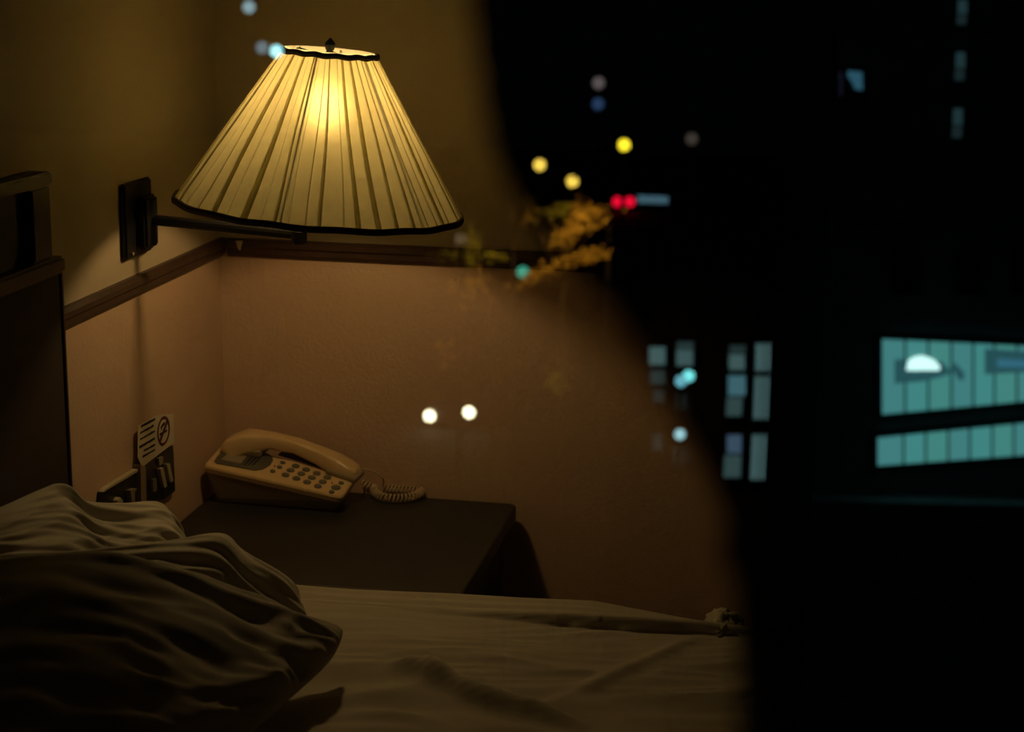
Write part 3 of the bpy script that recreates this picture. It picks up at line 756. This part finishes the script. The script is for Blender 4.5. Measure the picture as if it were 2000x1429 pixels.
# narrow lit windows of the nearer building (two pairs of columns)
wb = thing('narrow_window_building', 'dark building with slender lit windows in two pairs of columns', 'building', mir(on(1400, 800, 1, 40)) * 1.0)
YV = 40.0
def vw(px, py, off=0.0): return mir(on(px, py, 1, YV - off))
b = MB(); q0, q1 = on(1180, 620, 1, YV + .3), on(1600, 620, 1, YV + .3)
b.box((q0.x, 2 * YP - YV - 7, ZG), (q1.x, 2 * YP - YV - .3, q0.z + 1.0)); b.build('wall', mt['exterior'], wb)
def wpoly(pts, off, th, name, m, par): return MB().prism([vw(*p, off) for p in pts], (0, -th, 0)).build(name, m, par)
def lit(x0, x1, y0, y1, e, sh_=0):
    f_ = wpoly([(x0 - 3, y0 - 3), (x1 + 3, y0 - 3), (x1 + 3 + sh_, y1 + 3), (x0 - 3 + sh_, y1 + 3)], 0, .1, 'narrow_window', mt['mull'], wb)
    wpoly([(x0, y0), (x1, y0), (x1 + sh_, y1), (x0 + sh_, y1)], .05, .04, 'pane', emis('narrow_pane_glow', tuple(c / REFL for c in e), 1), f_)
T = (.052, .105, .105)
k_ = lambda a: tuple(c * a for c in T)
lit(1268, 1299, 678, 712, k_(.85), 0); lit(1270, 1298, 724, 750, k_(.25)); lit(1276, 1296, 762, 785, k_(.15)); lit(1275, 1293, 848, 880, k_(.14))
lit(1322, 1354, 668, 682, k_(.3)); lit(1321, 1353, 684, 714, k_(.75)); lit(1321, 1348, 770, 800, k_(.13)); lit(1317, 1345, 873, 905, k_(.22))
lit(1425, 1456, 675, 690, k_(.25)); lit(1424, 1454, 693, 722, k_(.8)); lit(1422, 1456, 734, 772, (.04, .11, .13)); lit(1420, 1450, 776, 812, k_(.5), -2)
lit(1477, 1510, 672, 724, k_(1.0), -1); lit(1475, 1508, 736, 818, k_(.95), -3)
lit(1420, 1448, 850, 885, (.035, .065, .10)); lit(1415, 1448, 890, 932, k_(.5), -2); lit(1470, 1502, 850, 936, k_(.95), -4)
# bluish lit sign right of the tail lights
t = thing('lit_sign', 'dim blue glowing shop fascia right of the red tail lights', 'sign', V(1275, 388, 86))
c = V(1275, 384, 86)
MB().box((c.x - .85, c.y - .2, c.z - .42), (c.x + .85, c.y, c.z + .12), .03).build('housing', mt['mull'], t)
MB().box((c.x - .75, c.y, c.z - .32), (c.x + .75, c.y + .04, c.z + .04)).build('light_face', emis('fascia_glow', (.045 / REFL, .10 / REFL, .13 / REFL), 1), t)

# street trees as clumps of leaves, lit by added lamps hidden under hoods
def tree(label, clumps, d, base_px, grp='street trees lit by added hooded lamps'):
    bp = V(*base_px, d)
    t = thing('street_tree', label, 'tree', (bp.x, bp.y, ZG))
    b = MB(); b.sweep([(bp.x, bp.y, ZG), (bp.x + .05, bp.y, ZG + 2.5), bp], [.22, .16, .06], 8)
    for px, py, rx, ry, ang, m_, dens in clumps:
        c = V(px, py, d); b.sweep([bp - Vector((0, 0, 1.0)), (bp + c) / 2 - Vector((0, .3, .1)), c], [.05, .035, .015], 5)
    b.build('trunk', mt['bark'], t)
    rl = random.Random(int(base_px[0]))
    for px, py, rx, ry, ang, m_, dens in clumps:
        b = MB(); ca, sa = math.cos(math.radians(ang)), math.sin(math.radians(ang))
        for _ in range(int(dens * 1.5)):
            u_, v_ = rl.gauss(0, .44), rl.gauss(0, .46)
            x_, y_ = px + ca * u_ * rx - sa * v_ * ry, py + sa * u_ * rx + ca * v_ * ry
            c = V(x_, y_, d + rl.uniform(-.3, .3)); s_ = rl.uniform(.04, .08)
            n_ = Vector((rl.gauss(0, .5), 1 + rl.gauss(0, .3), rl.gauss(.7, .5))).normalized(); a_ = n_.orthogonal().normalized() * s_; q_ = n_.cross(a_.normalized()) * s_ * .6
            vs = [b.b.verts.new(c + a_), b.b.verts.new(c + q_), b.b.verts.new(c - a_), b.b.verts.new(c - q_)]; b.b.faces.new(vs)
        o = b.build('foliage', mt[m_], t, fix=False)
    return t
DT = 36.0
tree('orange lit tree whose branches curl below the amber street lamps',
     [(1138, 418, 34, 26, 0, 'leaf', 150), (1122, 446, 46, 20, -50, 'leaf', 170), (1100, 462, 30, 16, -40, 'leaf', 90), (1090, 412, 40, 13, -20, 'leaf2', 70), (1032, 412, 18, 30, 0, 'leaf', 34), (1000, 405, 12, 26, 0, 'leaf', 10), (1130, 372, 14, 26, 0, 'leaf', 16), (1180, 420, 30, 30, 0, 'leaf', 14),
      (1148, 500, 48, 16, -6, 'leaf', 80), (1090, 520, 70, 15, -22, 'leaf', 80), (1040, 545, 40, 16, -20, 'leaf', 26)], DT, (1100, 480))
tree('faintly lit tree at the right edge of the lampshade',
     [(888, 335, 36, 15, -20, 'leaf', 28), (895, 368, 40, 18, -20, 'leaf', 34), (920, 480, 16, 50, 0, 'leaf2', 60), (915, 560, 50, 40, 0, 'leaf', 40), (890, 500, 50, 14, 0, 'leaf2', 26), (965, 500, 36, 12, 0, 'leaf2', 20), (870, 690, 22, 50, 0, 'leaf', 18), (1083, 750, 26, 30, 0, 'leaf2', 26)], DT, (968, 640))
def hooded(px, py, d, label, power):  # lamp added to light the leaves; its hood hides the source
    c = V(px, py, d); t = thing('street_lamp', label, 'street lamp', (c.x, c.y, ZG))
    MB().sweep([(c.x, c.y - 2.2, ZG), (c.x, c.y - 2.2, c.z + .1), (c.x, c.y - 1.4, c.z + .22), (c.x, c.y, c.z + .1)], .05, 8).build('pole', mt['pole'], t)
    MB().lathe((c.x, c.y, c.z - .25), (0, 0, 1), [(.20, 0), (.17, .22), (.06, .36), (.02, .40)], 20, False).build('hood', mt['pole'], t)
    l = bpy.data.lights.new('added_leaf_light', 'POINT'); l.energy = power; l.color = (1, .50, .13); l.shadow_soft_size = .05
    o = bpy.data.objects.new('added_leaf_light', l); COL.objects.link(o); o.parent = t; o.location = (0, 0, c.z - .12 - ZG); 
hooded(1165, 325, DT - 1.6, 'added hooded orange lamp lighting the foliage, above the curled lit branches', 330)
hooded(965, 365, DT - 1.6, 'added hooded orange lamp lighting the foliage, between the shade and the amber globes', 110)
